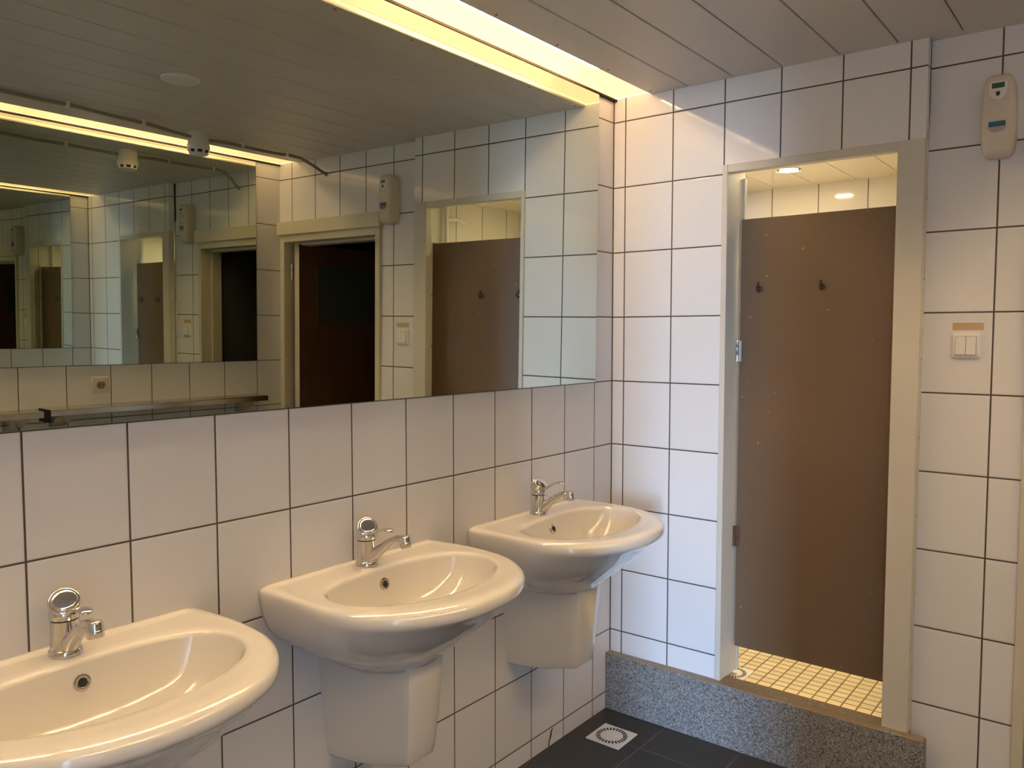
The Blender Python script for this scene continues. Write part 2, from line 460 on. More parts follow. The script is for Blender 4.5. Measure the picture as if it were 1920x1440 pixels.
for sx in (0.180, 2.020):
    for k in range(8):
        MB().lathe((sx, -0.04 - 0.3 * k, CZ - 0.001), (0, 0, 1), [(0, 0.0036), (0.002, 0.0036)], 10).build('screw', M['screw'], ceil)
# thin dark strips closing the tile edge at the top of the side walls
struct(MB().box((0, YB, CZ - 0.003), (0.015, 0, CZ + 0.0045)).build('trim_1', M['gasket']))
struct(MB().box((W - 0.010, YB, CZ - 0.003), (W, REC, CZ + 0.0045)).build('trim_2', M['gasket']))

struct(MB().box((0, -0.003, 0.228), (0.003, 0, CZ)).build('trim_4', mat('brown_corner_joint', (0.09, 0.06, 0.04), 0.7)))

# ------------------------------------------------------------------ trough lights
def trough(name, x0, x1, y1, label, tube_x):
    t = thing(name, label, 'light', 'warm strip lights above the mirrors', (0.5 * (x0 + x1), -1.5, CZ + 0.006))
    off = Vector(t.location)
    def loc(bm_, nm, m, **k):
        bm_.v = [tuple(Vector(p) - off) for p in bm_.v]
        return bm_.build(nm, m, t, **k)
    loc(MB().box((x0 + 0.001, YB + 0.01, CZ + 0.006), (x1 - 0.001, y1 - 0.001, CZ + 0.007)), 'diffuser', M['diffuser'])
    hb = MB().box((x0, YB + 0.01, CZ + 0.13), (x1, y1, CZ + 0.14))
    hb.box((x0 - 0.004, YB + 0.01, CZ + 0.02), (x0, y1, CZ + 0.14)) if x0 > 0.1 else None
    hb.box((x1, YB + 0.01, CZ + 0.02), (x1 + 0.004, y1, CZ + 0.14)) if x1 < 2.1 else None
    hb.box((x0, YB + 0.01, CZ + 0.012), (x0 + 0.003, y1, CZ + 0.13)) if x0 < 0.1 else None  # dark plates added to block tube light bouncing off the wall tiles
    hb.box((x1 - 0.003, YB + 0.01, CZ + 0.012), (x1, y1, CZ + 0.13)) if x1 > 2.1 else None
    hb.box((x0, y1 - 0.003, CZ + 0.012), (x1, y1, CZ + 0.13))
    loc(hb, 'housing', M['trough'])
    for (ya, yb) in ((-1.16, -0.24), (-2.20, -1.30), (-3.22, -2.34)):
        loc(MB().lathe((tube_x, ya, CZ + 0.056), (0, 1, 0), [(0, 0.003), (0.004, 0.011), (0.010, 0.016), (yb - ya - 0.010, 0.016), (yb - ya - 0.004, 0.011), (yb - ya, 0.003)], 32), 'tube', M['tube'], smooth=True)
    return t
trough('strip_light', 0.0, 0.157, 0.0, 'warm glowing strip light in the ceiling above the large basin mirror', 0.085)
trough('strip_light', 2.043, W, REC, 'warm strip light along the opposite wall, seen in the mirror above the shelf', W - 0.085)

# ------------------------------------------------------------------ mirrors
def wall_mirror(x, sgn, y0, y1, label, lean):
    t = thing('wall_mirror', label, 'mirror', 'wall mirrors facing each other', (x, 0.5 * (y0 + y1), ZA))
    L_ = (y1 - y0) / 2
    h = CZ - 0.004 - ZA
    d = 0.004
    k = h * math.tan(lean)
    def slab(a, c):  # a front offset, c back offset
        return MB().add([(sgn * c, -L_, 0), (sgn * c, L_, 0), (sgn * a, L_, 0), (sgn * a, -L_, 0),
                         (sgn * c, -L_, h), (sgn * c, L_, h), (sgn * (a + k), L_, h), (sgn * (a + k), -L_, h)],
                        [(0, 1, 2, 3), (4, 7, 6, 5), (0, 4, 5, 1), (3, 2, 6, 7), (0, 3, 7, 4), (1, 5, 6, 2)])
    slab(d - 0.0008, 0.0).build('backing', M['mirror_edge'], t)
    MB().add([(sgn * d, -L_ + .001, 0.001), (sgn * d, L_ - .001, 0.001), (sgn * (d + k), L_ - .001, h - 0.001), (sgn * (d + k), -L_ + .001, h - 0.001)],
             [(0, 1, 2, 3)]).build('glass', M['mirror'], t)
    return t
wall_mirror(0.0, 1, -2.9276, -0.1276, 'large frameless mirror above the three washbasins', 0.0088)
wall_mirror(W, -1, -2.71, -0.112, 'frameless mirror on the opposite wall above the steel shelf, seen in reflection', 0.002)

# ------------------------------------------------------------------ shower opening frame, door, curb
fr = MB()
fr.box((0.449, -0.006, 0.222), (0.469, 0.155, 2.088))
fr.box((1.022, -0.006, 0.222), (1.10, 0.032, 2.088))
fr.box((0.469, -0.006, 2.060), (1.022, 0.032, 2.088))
fr.box((0.469, 0.135, 0.222), (0.476, 0.155, 2.060))
struct(fr.build('trim_3', M['grey_jamb'], bevel=0.002))

def coat_hook(parent, x, y, z):
    hk = MB()
    hk.lathe((x, y + 0.001, z), (0, -1, 0), [(0, 0.010), (0.004, 0.009)], 16)
    hk.tube([(x, y, z - 0.003), (x, y - 0.016, z - 0.010), (x, y - 0.024, z - 0.004), (x, y - 0.026, z + 0.010)], [0.0035, 0.0035, 0.0035, 0.0045], 10)
    hk.tube([(x, y, z + 0.004), (x, y - 0.012, z + 0.010), (x, y - 0.015, z + 0.024)], [0.003, 0.003, 0.004], 10)
    return hk.build('coat_hook', M['hook'], parent, smooth=True)

def hinge(parent, x, y, z, h=0.09, w_=0.022, m=None, rust=False):
    hb = MB().lathe((x, y, z - h / 2), (0, 0, 1), [(0, 0.006), (h * 0.3, 0.006), (h * 0.31, 0.005), (h * 0.33, 0.006), (h * 0.66, 0.006), (h * 0.67, 0.005), (h * 0.69, 0.006), (h, 0.006)], 14)
    hb.box((x - 0.004, y, z - h / 2), (x + w_, y + 0.003, z + h / 2))
    return hb.build('hinge', m or M['steel'], parent, smooth=True)

sd = bpy.data.objects.new('door_1', None); COL.objects.link(sd); struct(sd, 'grey-brown shower door hung inside the tiled opening', 'door')
MB().box((0.478, 0.105, 0.327), (1.085, 0.130, 1.908)).build('door_leaf', M['shower_door'], sd, bevel=0.002)
for hx in (0.549, 0.769): coat_hook(sd, hx, 0.105, 1.655)
rust = mat('rusty_steel', (0.16, 0.09, 0.05), 0.6, metal=0.5, noise=0.4, nscale=60)
hinge(sd, 0.473, 0.096, 1.431, 0.075, 0.016)
hinge(sd, 0.473, 0.096, 0.745, 0.075, 0.016, rust)

cb = MB().box((0.0, -0.036, 0.0), (1.155, 0.0, 0.228)).box((0.45, 0.0, 0.12), (1.10, 0.055, 0.2275))
cb2 = cb.build('shower_curb', M['terrazzo'], bevel=0.004)
struct(cb2, 'speckled grey washed terrazzo step under the shower opening', 'step')

# shower cubicle
struct(MB().box((0.10, 0.055, 0.10), (1.10, 0.90, 0.20)).build('floor_shower', M['mosaic']))
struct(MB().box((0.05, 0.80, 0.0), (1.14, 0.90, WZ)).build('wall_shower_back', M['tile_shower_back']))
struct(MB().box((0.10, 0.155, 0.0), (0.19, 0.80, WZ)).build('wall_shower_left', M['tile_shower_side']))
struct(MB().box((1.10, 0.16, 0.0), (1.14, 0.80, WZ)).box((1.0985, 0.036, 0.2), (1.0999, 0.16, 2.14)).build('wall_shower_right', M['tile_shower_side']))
b = MB()
sx = [0.19, 0.352, 0.515, 0.685, 0.855, 1.025, 1.10]
for k in range(6):
    prof = [(sx[k] + 0.0015, 2.145), (sx[k] + 0.0015, 2.133), (sx[k] + 0.003, 2.131), (sx[k + 1] - 0.003, 2.131), (sx[k + 1] - 0.0015, 2.133), (sx[k + 1] - 0.0015, 2.145)]
    b.rings([[(x, 0.036, z) for x, z in prof], [(x, 0.80, z) for x, z in prof]])
b.box((0.19, 0.036, 2.145), (1.10, 0.80, 2.15))
struct(b.build('ceiling_shower', M['shower_ceiling']))
dl = thing('downlight', 'small round recessed downlight in the shower ceiling', 'light', loc=(0.530, 0.432, 2.131))
MB().lathe((0, 0, -0.003), (0, 0, 1), [(0, 0.046), (0.001, 0.048), (0.003, 0.048), (0.003, 0.036), (0.0015, 0.035), (0, 0.036)], 40, False, False).build('trim_ring', M['plastic_white'], dl, smooth=True)
MB().lathe((0, 0, -0.0022), (0, 0, 1), [(0, 0.0355), (0.0016, 0.0355)], 40).build('lamp_face', M['spot'], dl)
sl_ = bpy.data.lights.new('downlight_beam', 'SPOT'); sl_.energy = SPOT_WATTS; sl_.color = SPOT_COLOUR[:3]; sl_.shadow_soft_size = 0.03
sl_.spot_size = math.radians(125); sl_.spot_blend = 0.75
so_ = bpy.data.objects.new('downlight_beam', sl_); COL.objects.link(so_); so_.parent = dl; so_.location = (0, 0, -0.006)
pp = thing('shower_pipe', 'thin white pipe with an elbow on the right wall of the shower', 'pipe', loc=(1.075, 0.19, 1.9))
MB().tube([(0, 0, -1.3), (0, 0, 0.225)], 0.011, 14).build('riser', M['plastic_white'], pp, smooth=True)
MB().tube([(0, 0, 0.12), (-0.01, 0.02, 0.135), (-0.02, 0.07, 0.135), (-0.02, 0.11, 0.12)], 0.010, 14).build('elbow', M['plastic_white'], pp, smooth=True)
for z in (-0.9, -0.3, 0.2):
    MB().box((-0.014, -0.012, z), (0.026, 0.012, z + 0.014)).build('clip', M['plastic_white'], pp, bevel=0.002)

# floor drains
def drain(label, x, y, z, s):
    t = thing('floor_drain', label, 'drain', 'white square floor drains', (x, y, z))
    h = s / 2
    MB().box((-h, -h, 0.0), (h, h, 0.004)).build('grate_plate', M['plastic_white'], t, bevel=0.001)
    n = 26
    sl = MB()
    for k in range(n):
        a = 2 * math.pi * k / n; da = 2 * math.pi / n * 0.27
        r0, r1 = s * 0.30, s * 0.42
        q = [(r * math.cos(a + d_), r * math.sin(a + d_)) for r, d_ in ((r0, -da), (r1, -da), (r1, da), (r0, da))]
        sl.add([(x_, y_, 0.0039) for x_, y_ in q] + [(x_, y_, 0.0046) for x_, y_ in q],
               [(3, 2, 1, 0), (4, 5, 6, 7), (0, 1, 5, 4), (1, 2, 6, 5), (2, 3, 7, 6), (3, 0, 4, 7)])
    sl.build('slots', M['black'], t)
    return t
drain('white square floor drain with a ring of slots beside the terrazzo step', 0.142, -0.218, 0.0, 0.14)
drain('white square drain with a ring of slots in the yellow mosaic shower floor', 0.455, 0.150, 0.20, 0.12)

# ------------------------------------------------------------------ room door (open into the dark hall)
dr = bpy.data.objects.new('door_2', None); COL.objects.link(dr); struct(dr, 'open dark brown door in a cream frame, beside the shower', 'door')
f2 = MB()
f2.box((1.376, 0.030, 0.0), (1.408, 0.165, 2.0)); f2.box((2.146, 0.030, 0.0), (2.180, 0.165, 2.0)); f2.box((1.408, 0.030, 1.962), (2.146, 0.165, 2.0))
f2.box((1.408, 0.10, 0.0), (1.42, 0.165, 1.962)); f2.box((1.42, 0.10, 1.948), (2.146, 0.165, 1.962))
f2.build('door_frame', M['cream'], dr, bevel=0.002)
MB().box((1.362, 0.012, 2.000), (2.190, 0.0449, 2.072)).build('head_board', M['cream'], dr, bevel=0.003)
lf = MB().box((2.083, 0.085, 0.01), (2.123, 0.88, 1.955)).build('door_leaf', M['brown_door'], dr, bevel=0.001)
MB().box((2.083, 0.0835, 0.01), (2.123, 0.085, 1.955)).build('leaf_edge', M['cream'], dr)
MB().box((2.0815, 0.21, 1.525), (2.083, 0.66, 1.84)).build('leaf_pane', M['leaf_glass'], lf)
pb = MB()
for q in (((2.0795, 0.200, 1.515), (2.083, 0.210, 1.850)), ((2.0795, 0.660, 1.515), (2.083, 0.670, 1.850)), ((2.0795, 0.21, 1.515), (2.083, 0.66, 1.525)), ((2.0795, 0.21, 1.840), (2.083, 0.66, 1.850))):
    pb.box(*q)
pb.build('pane_bead', M['brown_door'], lf)
for z in (1.80, 1.08, 0.25): hinge(dr, 2.132, 0.072, z, 0.09, 0.010, M['steel'])
b = MB()
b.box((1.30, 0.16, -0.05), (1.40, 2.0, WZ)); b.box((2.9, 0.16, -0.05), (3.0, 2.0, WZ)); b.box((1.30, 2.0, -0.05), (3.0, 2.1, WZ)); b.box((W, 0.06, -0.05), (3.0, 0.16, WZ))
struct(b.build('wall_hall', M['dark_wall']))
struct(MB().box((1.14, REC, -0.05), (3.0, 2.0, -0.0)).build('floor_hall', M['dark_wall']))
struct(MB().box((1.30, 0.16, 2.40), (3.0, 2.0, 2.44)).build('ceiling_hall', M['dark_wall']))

# ------------------------------------------------------------------ washbasins
def catmull(P, n=10):
    out = []
    for i in range(len(P) - 1):
        p0 = P[max(i - 1, 0)]; p1 = P[i]; p2 = P[i + 1]; p3 = P[min(i + 2, len(P) - 1)]
        for k in range(n):
            t = k / n
            out.append(tuple(0.5 * (2 * p1[j] + (p2[j] - p0[j]) * t + (2 * p0[j] - 5 * p1[j] + 4 * p2[j] - p3[j]) * t * t + (3 * p1[j] - p0[j] - 3 * p2[j] + p3[j]) * t ** 3) for j in (0, 1)))
    out.append(P[-1]); return out
half = [(0.0, 0.0), (0.0, 0.288)]
arc = catmull([(0.0, 0.288), (0.004, 0.297), (0.014, 0.301), (0.10, 0.304), (0.20, 0.3045), (0.29, 0.294), (0.366, 0.258), (0.424, 0.203), (0.463, 0.132), (0.481, 0.064), (0.486, 0.0)])
outl = half[:1] + arc
outl = outl + [(x, -y) for x, y in reversed(outl[1:-1])]
bowl_h = catmull([(0.112, 0.0), (0.114, 0.08), (0.124, 0.15), (0.146, 0.205), (0.180, 0.236), (0.225, 0.247), (0.275, 0.238), (0.325, 0.205), (0.362, 0.150), (0.385, 0.08), (0.392, 0.0)])
bowl = bowl_h + [(x, -y) for x, y in reversed(bowl_h[1:-1])]
CX = 0.245
NB = 160
def polar(poly, a):
    dx, dy = math.cos(a), math.sin(a)
    best = None
    for i in range(len(poly)):
        x0, y0 = poly[i]; x1, y1 = poly[(i + 1) % len(poly)]
        x0 -= CX; x1 -= CX
        ex, ey = x1 - x0, y1 - y0
        den = dx * ey - dy * ex
        if abs(den) < 1e-12: continue
        t = (x0 * ey - y0 * ex) / den
        u = (x0 * dy - y0 * dx) / den
        if t > 0 and -1e-9 <= u <= 1 + 1e-9:
            if best is None or t > best: best = t
    return best
# angles spaced evenly along the outline so that corners are kept
angs = sorted(set([round(2 * math.pi * i / NB, 6) for i in range(NB)] + [round(math.atan2(s * 0.295, -CX) % (2 * math.pi), 6) for s in (1, -1)]))
RO = [polar(outl, a) for a in angs]; RI = [polar(bowl, a) for a in angs]
OUT = [(CX + r * math.cos(a), r * math.sin(a)) for r, a in zip(RO, angs)]
INN = [(CX + r * math.cos(a), r * math.sin(a)) for r, a in zip(RI, angs)]
RZ = 0.890
def basin_mesh():
    rs = []
    bc = (0.225, 0.0)
    for s, z in ((0.10, 0.7420), (0.30, 0.7445), (0.48, 0.7510), (0.62, 0.7620), (0.74, 0.7780), (0.83, 0.7980), (0.90, 0.8210), (0.945, 0.8430), (0.975, 0.8630), (0.991, 0.8760), (1.0, 0.8825)):
        rs.append([(bc[0] + (x - bc[0]) * s, bc[1] + (y - bc[1]) * s, z) for x, y in INN])
    for t, z in ((0.04, 0.8860), (0.10, 0.8875), (0.25, 0.8878), (0.45, 0.8882), (0.64, 0.8885), (0.70, 0.8887), (0.75, 0.8892), (0.80, 0.8892), (0.90, 0.8885), (0.95, 0.8865), (0.98, 0.8830), (0.995, 0.8780)):
        ring = []
        for (xi, yi), (xo, yo) in zip(INN, OUT):
            x = xi + (xo - xi) * t; y = yi + (yo - yi) * t
            zz = z
            k = min(1, max(0, (0.034 - x) / 0.010)); q = min(1, max(0, (0.292 - abs(y)) / 0.03)); zz += 0.0035 * k * k * (3 - 2 * k) * q
            # the deck dips a little towards the bowl at the front lip
            f = max(0, (x - 0.36) / 0.12); zz -= 0.006 * f * (1 - min(1, t / 0.64))
            # the front and side rim rolls gently outwards
            g = min(1, max(0, (xo - 0.10) / 0.25)); g = g * g * (3 - 2 * g)
            d_ = max(0, (t - 0.55) / 0.45); zz -= 0.0105 * g * d_ ** 2.0
            ring.append((x, y, zz))
        rs.append(ring)
    for z, fx, fy in ((0.871, 1.0, 1.0), (0.863, 0.996, 0.999), (0.855, 0.984, 0.996), (0.845, 0.962, 0.991), (0.830, 0.93, 0.982), (0.812, 0.895, 0.965), (0.790, 0.85, 0.935), (0.768, 0.80, 0.885), (0.747, 0.75, 0.82), (0.727, 0.70, 0.73), (0.710, 0.655, 0.635), (0.695, 0.615, 0.55), (0.680, 0.58, 0.47), (0.668, 0.56, 0.43)):
        k = max(0.0, min(1.0, (z - 0.82) / 0.05))
        rs.append([(x * fx, y * fy, z - 0.0095 * k * (lambda q: q * q * (3 - 2 * q))(min(1, max(0, (x - 0.10) / 0.25)))) for x, y in OUT])
    return MB().rings(rs)
def ped_mesh():
    hs = [(0.0, 0.124), (0.08, 0.112), (0.17, 0.092), (0.235, 0.074), (0.262, 0.0655), (0.2695, 0.0600), (0.273, 0.052), (0.276, 0.028), (0.277, 0.0)]
    sec = [(x, -y) for x, y in hs] + [(x, y) for x, y in reversed(hs[:-1])]
    rs = []
    for z, s, sxx in ((0.740, 1.02, 1.01), (0.70, 1.0, 1.0), (0.62, 0.955, 0.985), (0.54, 0.90, 0.965), (0.46, 0.835, 0.94), (0.415, 0.79, 0.925), (0.400, 0.772, 0.91), (0.391, 0.748, 0.88), (0.386, 0.71, 0.83), (0.385, 0.62, 0.72)):
        low = max(0.0, (0.50 - z) / 0.115)
        rs.append([(x * sxx, y * s, z + 0.022 * low * (x / 0.25) ** 2) for x, y in sec])
    return MB().rings(rs)
def washbasin(yc, label):
    t = thing('washbasin', label, 'washbasin', 'white wall-hung washbasins', (0.0, yc, 0.0))
    basin_mesh().build('basin', M['ceramic'], t, smooth=True, angle=60)
    ped_mesh().build('semi_pedestal', M['ceramic'], t, smooth=True, angle=24)
    a = Vector((1, 0, 0.30)).normalized(); o_ = Vector((0.1205, 0.0, 0.846))
    MB().lathe(o_ - a * 0.004, a, [(0, 0.0160), (0.0052, 0.0160), (0.0066, 0.0150), (0.0072, 0.0120), (0.0064, 0.0088), (0.003, 0.0078)], 32, True, False).build('overflow_ring', M['chrome'], t, smooth=True)
    MB().lathe(o_ - a * 0.003, a, [(0, 0.0084), (0.0045, 0.0084)], 24).build('overflow_hole', M['black'], t)
    MB().lathe((0.225, 0, 0.7415), (0, 0, 1), [(0, 0.030), (0.002, 0.030), (0.003, 0.027), (0.001, 0.020), (0.001, 0.004)], 32).build('drain', M['chrome'], t, smooth=True)
    return t
wb0 = washbasin(-0.570, 'white ceramic washbasin in the corner next to the shower, farthest of the three')
wb = copy_tree(wb0); wb.location.y = -1.327; wb['label'] = 'middle white ceramic washbasin of the three under the mirror'
wb = copy_tree(wb0); wb.location.y = -2.085; wb['label'] = 'nearest white ceramic washbasin, cut off at the lower left of the photo'

# ------------------------------------------------------------------ faucets
def faucet(yc, label, spout_deg, lever_deg, lever_rise):
    t = thing('faucet', label, 'faucet', 'chrome single-lever taps', (0.062, yc, 0.8885))
    MB().lathe((0, 0, 0), (0, 0, 1), [(0, 0.0300), (0.002, 0.0302), (0.009, 0.0288), (0.0115, 0.0270), (0.012, 0.0262)], 40).build('base_ring', M['chrome'], t, smooth=True)
    MB().lathe((0, 0, 0.011), (0, 0, 1), [(0, 0.0262), (0.004, 0.0256), (0.030, 0.0250), (0.055, 0.0250), (0.0555, 0.0235)], 40).build('body', M['chrome'], t, smooth=True)
    MB().lathe((0, 0, 0.0655), (0, 0, 1), [(0, 0.0238), (0.0035, 0.0238)], 36).build('collar', M['dark_chrome'], t, smooth=True)
    lr0 = Matrix.Rotation(math.radians(lever_deg - 20), 3, 'Z')
    a = lr0 @ Vector((math.sin(math.radians(50)), 0, math.cos(math.radians(50))))
    o0 = lr0 @ Vector((-0.020, 0, 0.079))
    hd = MB().lathe((0, 0, 0.069), (0, 0, 1), [(0, 0.0255), (0.006, 0.0262), (0.012, 0.0262), (0.022, 0.0235), (0.030, 0.017)], 40)
    hd.lathe(o0, a, [(0, 0.010), (0.003, 0.017), (0.010, 0.0235), (0.020, 0.0268), (0.034, 0.0275), (0.0385, 0.0268), (0.0400, 0.0248), (0.0400, 0.0230)], 40)
    hdo = hd.build('head', M['chrome'], t, smooth=True)
    MB().lathe(o0 + a * 0.0390, a, [(0, 0.0232), (0.0020, 0.0228), (0.0040, 0.0195), (0.0048, 0.012), (0.0052, 0.002)], 40).build('cap', M['chrome'], t, smooth=True, angle=70)
    sr = Matrix.Rotation(math.radians(spout_deg), 3, 'Z')
    sp = [(0.012, 0, 0.018), (0.026, 0, 0.030), (0.045, 0, 0.047), (0.064, 0, 0.063), (0.080, 0, 0.073), (0.094, 0, 0.078), (0.107, 0, 0.078)]
    MB().tube([sr @ Vector(p) for p in sp], [0.0190, 0.0165, 0.0135, 0.0120, 0.0112, 0.0110, 0.010], 20,
              [(1.0, 1.0), (1.0, 1.0), (1.05, .9), (1.1, .85), (1.1, .8), (1.1, .8), (1.0, .8)]).build('spout', M['chrome'], t, smooth=True, angle=60)
    oc = sr @ Vector((0.112, 0, 0.086)); ax = sr @ Vector((0.16, 0, -1))
    MB().lathe(oc, ax, [(0, 0.0105), (0.0015, 0.0132), (0.004, 0.0142), (0.017, 0.0144), (0.0175, 0.0150), (0.029, 0.0150), (0.031, 0.0135)], 28).build('aerator', M['chrome'], t, smooth=True)
    lr = Matrix.Rotation(math.radians(lever_deg), 3, 'Z')
    r = lever_rise
    lp = [(0.012, 0, 0.080), (0.026, 0, 0.086 + .2 * r), (0.044, 0, 0.093 + .5 * r), (0.060, 0, 0.098 + .8 * r), (0.074, 0, 0.101 + r), (0.086, 0, 0.101 + r), (0.096, 0, 0.099 + r), (0.101, 0, 0.097 + r)]
    MB().tube([lr @ Vector(p) for p in lp], [0.0075, 0.0062, 0.0052, 0.0052, 0.0075, 0.0105, 0.0100, 0.004], 18,
              [(1.5, .9), (1.2, .8), (1.1, .75), (1.1, .7), (1.15, .5), (1.15, .45), (1.1, .4), (1.0, .4)]).build('lever', M['chrome'], t, smooth=True, angle=60)
    return t
faucet(-0.572, 'chrome single-lever tap on the farthest basin, in the corner', 12, 8, 0.012)
faucet(-1.335, 'chrome single-lever tap on the middle basin', 17, -2, 0.004)
faucet(-2.088, 'chrome single-lever tap on the nearest basin', 2, 0, 0.0)

# ------------------------------------------------------------------ air freshener dispenser
def superell(cx, cz, hw, hh, n=2.6, m=48):
    out = []
    for i in range(m):
        a = 2 * math.pi * i / m
        c, s = math.cos(a), math.sin(a)
        x = cx + hw * math.copysign(abs(c) ** (2 / n), c); z = cz + hh * math.copysign(abs(s) ** (2 / n), s)
        out.append((x, z))
    return out
fx = thing('air_freshener', 'cream plastic air freshener dispenser high on the tiles above the light switch', 'dispenser', loc=(1.290, REC, 2.122))
def fr_ring(y, hw, hh, n=5.0, dz=0):
    pts = superell(0, dz, hw, hh, n, 64)
    return [(x * (1 + 0.0) * (1 - 0.10 * max(0, (z - 0.02)) / 0.1 * 1.0), y, z) for x, z in pts]
MB().rings([fr_ring(0, 0.043, 0.116), fr_ring(-0.030, 0.044, 0.118), fr_ring(-0.052, 0.043, 0.117), fr_ring(-0.062, 0.040, 0.112), fr_ring(-0.068, 0.034, 0.104), fr_ring(-0.070, 0.026, 0.094)]).build('housing', M['plastic_cream'], fx, smooth=True, angle=50)
face = [(x, z) for x, z in ((-0.021, 0.094), (0.021, 0.094), (0.024, 0.084), (0.022, 0.064), (0.014, 0.046), (0.0, 0.040), (-0.014, 0.046), (-0.022, 0.064), (-0.024, 0.084))]
MB().rings([[(x, -0.066, z) for x, z in face], [(x, -0.0725, z) for x, z in face], [(x * 0.93, -0.0735, 0.067 + (z - 0.067) * 0.95) for x, z in face]]).build('display_panel', mat('pale_panel', (0.78, 0.76, 0.72), 0.3), fx, smooth=True)
MB().box((-0.016, -0.0745, 0.074), (0.016, -0.072, 0.089)).build('screen', mat('green_lcd', (0.06, 0.13, 0.09), 0.2), fx, bevel=0.001)
MB().rings([[(x, -0.0735, z) for x, z in ((-0.005, 0.064), (0.005, 0.064), (0.005, 0.056), (0, 0.050), (-0.005, 0.056))], [(x, -0.0750, z) for x, z in ((-0.005, 0.064), (0.005, 0.064), (0.005, 0.056), (0, 0.050), (-0.005, 0.056))]]).build('nozzle', M['black'], fx)
lip = [(0.024 * math.cos(a), 0.044 + 0.010 * math.sin(a) - 0.0) for a in [math.pi + math.pi * k / 16 for k in range(17)]]
MB().rings([[(x, -0.066, z) for x, z in lip], [(x, -0.0765, z) for x, z in [(q[0], q[1] - 0.004) for q in lip]]]).build('lip', M['plastic_cream'], fx, smooth=True)
win = [(-0.022, -0.020), (0.022, -0.020), (0.022, -0.040), (0.016, -0.047), (0.0, -0.050), (-0.016, -0.047), (-0.022, -0.040)]
MB().rings([[(x, -0.068, z) for x, z in win], [(x, -0.0715, z) for x, z in win]]).build('window_panel', M['chrome'], fx)
MB().box((-0.021, -0.0728, -0.034), (0.021, -0.0714, -0.019)).build('blue_label', mat('blue_label_print', (0.05, 0.13, 0.20), 0.3, noise=0.15, nscale=200), fx)

# ------------------------------------------------------------------ light switch and tape
sw = thing('light_switch', 'white double rocker light switch on the tiles beside the door frame', 'switch', loc=(1.2205, REC, 1.4575))
MB().rings([[(x, 0, z) for x, z in superell(0, 0, 0.0385, 0.0385, 14, 48)], [(x, -0.006, z) for x, z in superell(0, 0, 0.0385, 0.0385, 14, 48)], [(x, -0.010, z) for x, z in superell(0, 0, 0.034, 0.034, 14, 48)]]).build('plate', M['plastic_white'], sw, smooth=True)
MB().box((-0.0285, -0.0102, -0.0285), (0.0285, -0.0095, 0.0285)).build('gap', mat('switch_gap', (0.2, 0.17, 0.14), 0.6), sw)
for x0, x1 in ((-0.0275, -0.0006), (0.0006, 0.0275)):
    MB().add([(x0, -0.010, -0.0275), (x1, -0.010, -0.0275), (x1, -0.010, 0.0275), (x0, -0.010, 0.0275), (x0, -0.0155, -0.0275), (x1, -0.0155, -0.0275), (x1, -0.0125, 0.0275), (x0, -0.0125, 0.0275)],
             [(0, 3, 2, 1), (4, 5, 6, 7), (0, 1, 5, 4), (1, 2, 6, 5), (2, 3, 7, 6), (3, 0, 4, 7)]).build('rocker', M['plastic_white'], sw, bevel=0.001)
tp = MB().box((-0.0415, -0.0012, -0.011), (0.0415, 0.0, 0.011)).build('tape_strip', mat('tan_masking_tape', (0.56, 0.40, 0.22), 0.7, noise=0.06, nscale=60))
tp.location = (1.2235, REC, 1.5160)
tag(tp, 'short strip of tan tape stuck on the tile just above the light switch', 'tape')

# ------------------------------------------------------------------ socket and steel shelves on the opposite wall
so = thing('wall_socket', 'white wall socket on the opposite wall between mirror and shelf, seen in reflection', 'socket', loc=(W, -0.962, 1.2165))
MB().rings([[(0, y, z) for y, z in superell(0, 0, 0.0405, 0.0405, 14, 48)], [(-0.006, y, z) for y, z in superell(0, 0, 0.0405, 0.0405, 14, 48)], [(-0.010, y, z) for y, z in superell(0, 0, 0.036, 0.036, 14, 48)]]).build('plate', M['plastic_cream'], so, smooth=True)
MB().lathe((-0.0125, 0, 0), (1, 0, 0), [(0, 0.0235), (0.001, 0.0245), (0.003, 0.0245)], 36).build('rim', M['plastic_cream'], so, smooth=True)
MB().lathe((-0.0128, 0, 0), (1, 0, 0), [(0, 0.0195), (0.001, 0.0195)], 36).build('well', mat('socket_well', (0.24, 0.20, 0.14), 0.5), so, smooth=True)
for yy in (-0.0095, 0.0095):
    MB().lathe((-0.0132, yy, 0), (1, 0, 0), [(0, 0.0028), (0.001, 0.0028)], 12).build('pin_hole', M['black'], so)
for zz in (-0.0175, 0.0175):
    MB().box((-0.0138, -0.004, zz - 0.0025), (-0.0125, 0.004, zz + 0.0025)).build('earth_clip', M['steel'], so)

def shelf(label, y0, y1, z):
    t = thing('wall_shelf', label, 'shelf', 'steel shelves below the opposite mirror', (W, 0.5 * (y0 + y1), z))
    h = (y1 - y0) / 2
    MB().box((-0.135, -h, -0.003), (0, h, 0.0)).box((-0.135, -h, -0.028), (-0.132, h, -0.003)).build('board', M['steel'], t, bevel=0.001)
    for yy in (-h + 0.08, h - 0.08):
        MB().add([(0, yy - .035, -0.003), (-0.125, yy - .035, -0.003), (-0.125, yy - .035, -0.02), (0, yy - .035, -0.09),
                  (0, yy + .035, -0.003), (-0.125, yy + .035, -0.003), (-0.125, yy + .035, -0.02), (0, yy + .035, -0.09)],
                 [(0, 1, 2, 3), (7, 6, 5, 4), (0, 4, 5, 1), (1, 5, 6, 2), (2, 6, 7, 3), (3, 7, 4, 0)]).build('bracket', M['steel'], t)
    MB().box((-0.136, -h - 0.004, -0.055), (-0.02, -h, 0.001)).build('end_cap', M['black'], t, bevel=0.001)
    return t
shelf('long steel wall shelf under the socket on the opposite wall, ending near the door', -1.235, -0.135, 1.128)
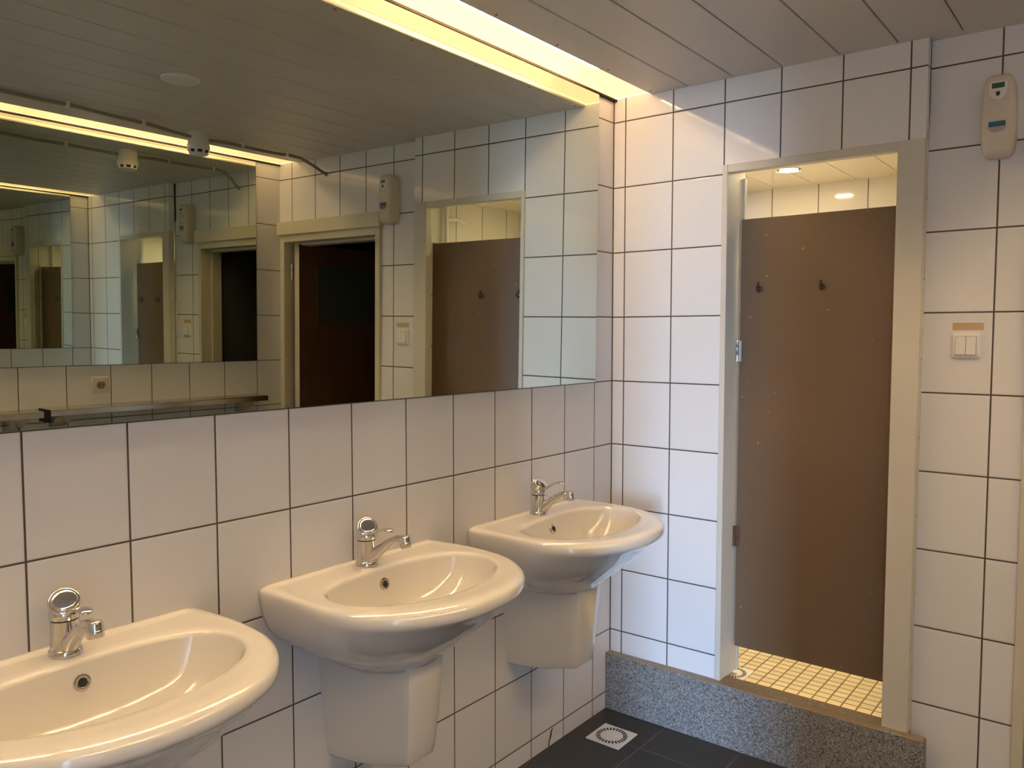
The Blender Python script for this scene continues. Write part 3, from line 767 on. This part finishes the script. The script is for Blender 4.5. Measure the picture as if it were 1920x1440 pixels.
shelf('steel wall shelf continuing left of the first one at the photo edge, seen in reflection', -2.40, -1.262, 1.124)

# ------------------------------------------------------------------ ceiling fittings
sdm = thing('smoke_detector', 'white cylindrical smoke detector hanging from the ceiling, seen in the mirror', 'smoke detector', loc=(1.864, -0.645, CZ))
MB().lathe((0, 0, 0), (0, 0, -1), [(0, 0.046), (0.05, 0.046), (0.055, 0.050), (0.072, 0.050), (0.078, 0.048)], 40).build('housing', M['plastic_white'], sdm, smooth=True)
MB().lathe((0, 0, -0.078), (0, 0, -1), [(0, 0.045), (0.013, 0.040)], 40).build('vent_gap', M['black'], sdm, smooth=True)
rb = MB()
for k in range(8):
    a = 2 * math.pi * k / 8
    c, s = math.cos(a), math.sin(a)
    t_ = (-s, c)
    q = [(0.0475 * c + t_[0] * w_, 0.0475 * s + t_[1] * w_, -0.077) for w_ in (-0.007, 0.007)] + [(0.041 * c + t_[0] * w_, 0.041 * s + t_[1] * w_, -0.092) for w_ in (0.007, -0.007)]
    q2 = [(p[0] * 0.9, p[1] * 0.9, p[2]) for p in q]
    rb.add(q + q2, [(0, 1, 2, 3), (7, 6, 5, 4), (0, 4, 5, 1), (1, 5, 6, 2), (2, 6, 7, 3), (3, 7, 4, 0)])
rb.build('ribs', M['plastic_white'], sdm)
MB().lathe((0, 0, -0.091), (0, 0, -1), [(0, 0.043), (0.003, 0.043), (0.008, 0.036), (0.010, 0.022)], 40).build('bottom_cap', M['plastic_white'], sdm, smooth=True)

dc = MB().lathe((0, 0, 0), (0, 0, -1), [(0, 0.066), (0.006, 0.066), (0.010, 0.060), (0.012, 0.045)], 48).build('ceiling_cover_plate', M['plastic_white'], smooth=True)
dc.location = (1.138, -1.149, CZ)
tag(dc, 'round flat white cover plate on the ceiling planks, seen in the mirror', 'cover plate')

cbm = thing('ceiling_cable', 'grey cable clipped along the ceiling to the smoke detector and down the tiles', 'cable', loc=(1.83, -0.9, CZ))
def off(P): return [(x - 1.83, y + 0.9, z - CZ) for x, y, z in P]
MB().tube(off([(1.79, -3.2, CZ - 0.012), (1.80, -2.2, CZ - 0.012), (1.800, -1.60, CZ - 0.012), (1.805, -1.35, CZ - 0.013), (1.800, -1.24, CZ - 0.012), (1.812, -1.05, CZ - 0.016), (1.822, -0.92, CZ - 0.016), (1.842, -0.78, CZ - 0.022), (1.855, -0.69, CZ - 0.024)]), 0.0078, 12).build('cable_run', M['grey_plastic'], cbm, smooth=True)
MB().tube(off([(1.862, -0.60, CZ - 0.024), (1.858, -0.50, CZ - 0.018), (1.856, -0.35, CZ - 0.020), (1.862, -0.22, CZ - 0.018), (1.860, -0.14, CZ - 0.014), (1.848, -0.08, CZ - 0.020), (1.825, -0.02, CZ - 0.050), (1.803, 0.025, CZ - 0.080), (1.800, REC + 0.005, CZ - 0.086)]), 0.0078, 12).build('cable_run', M['grey_plastic'], cbm, smooth=True)
for cx_, cy_ in ((1.803, -1.25), (1.822, -0.93), (1.856, -0.42), (1.860, -0.16)):
    MB().box(*[tuple(q) for q in (off([(cx_ - 0.011, cy_ - 0.007, CZ - 0.024), (cx_ + 0.011, cy_ + 0.007, CZ)]))]).build('cable_clip', M['plastic_white'], cbm, bevel=0.002)
MB().lathe(off([(1.800, REC, CZ - 0.087)])[0], (0, -1, 0), [(0, 0.012), (0.006, 0.011)], 16).build('wall_gland', M['grey_plastic'], cbm, smooth=True)

# cracked corner of a wall tile just above the floor
wl = bpy.data.objects['wall_left']
MB().tube([(0.0004, -0.398, 0.062), (0.0006, -0.408, 0.052), (0.0006, -0.413, 0.036), (0.0006, -0.420, 0.020), (0.0006, -0.424, 0.004)], [0.0015, 0.004, 0.0045, 0.003, 0.004], 8, [(1, .3)] * 5).build('tile_crack', M['screw'], wl)
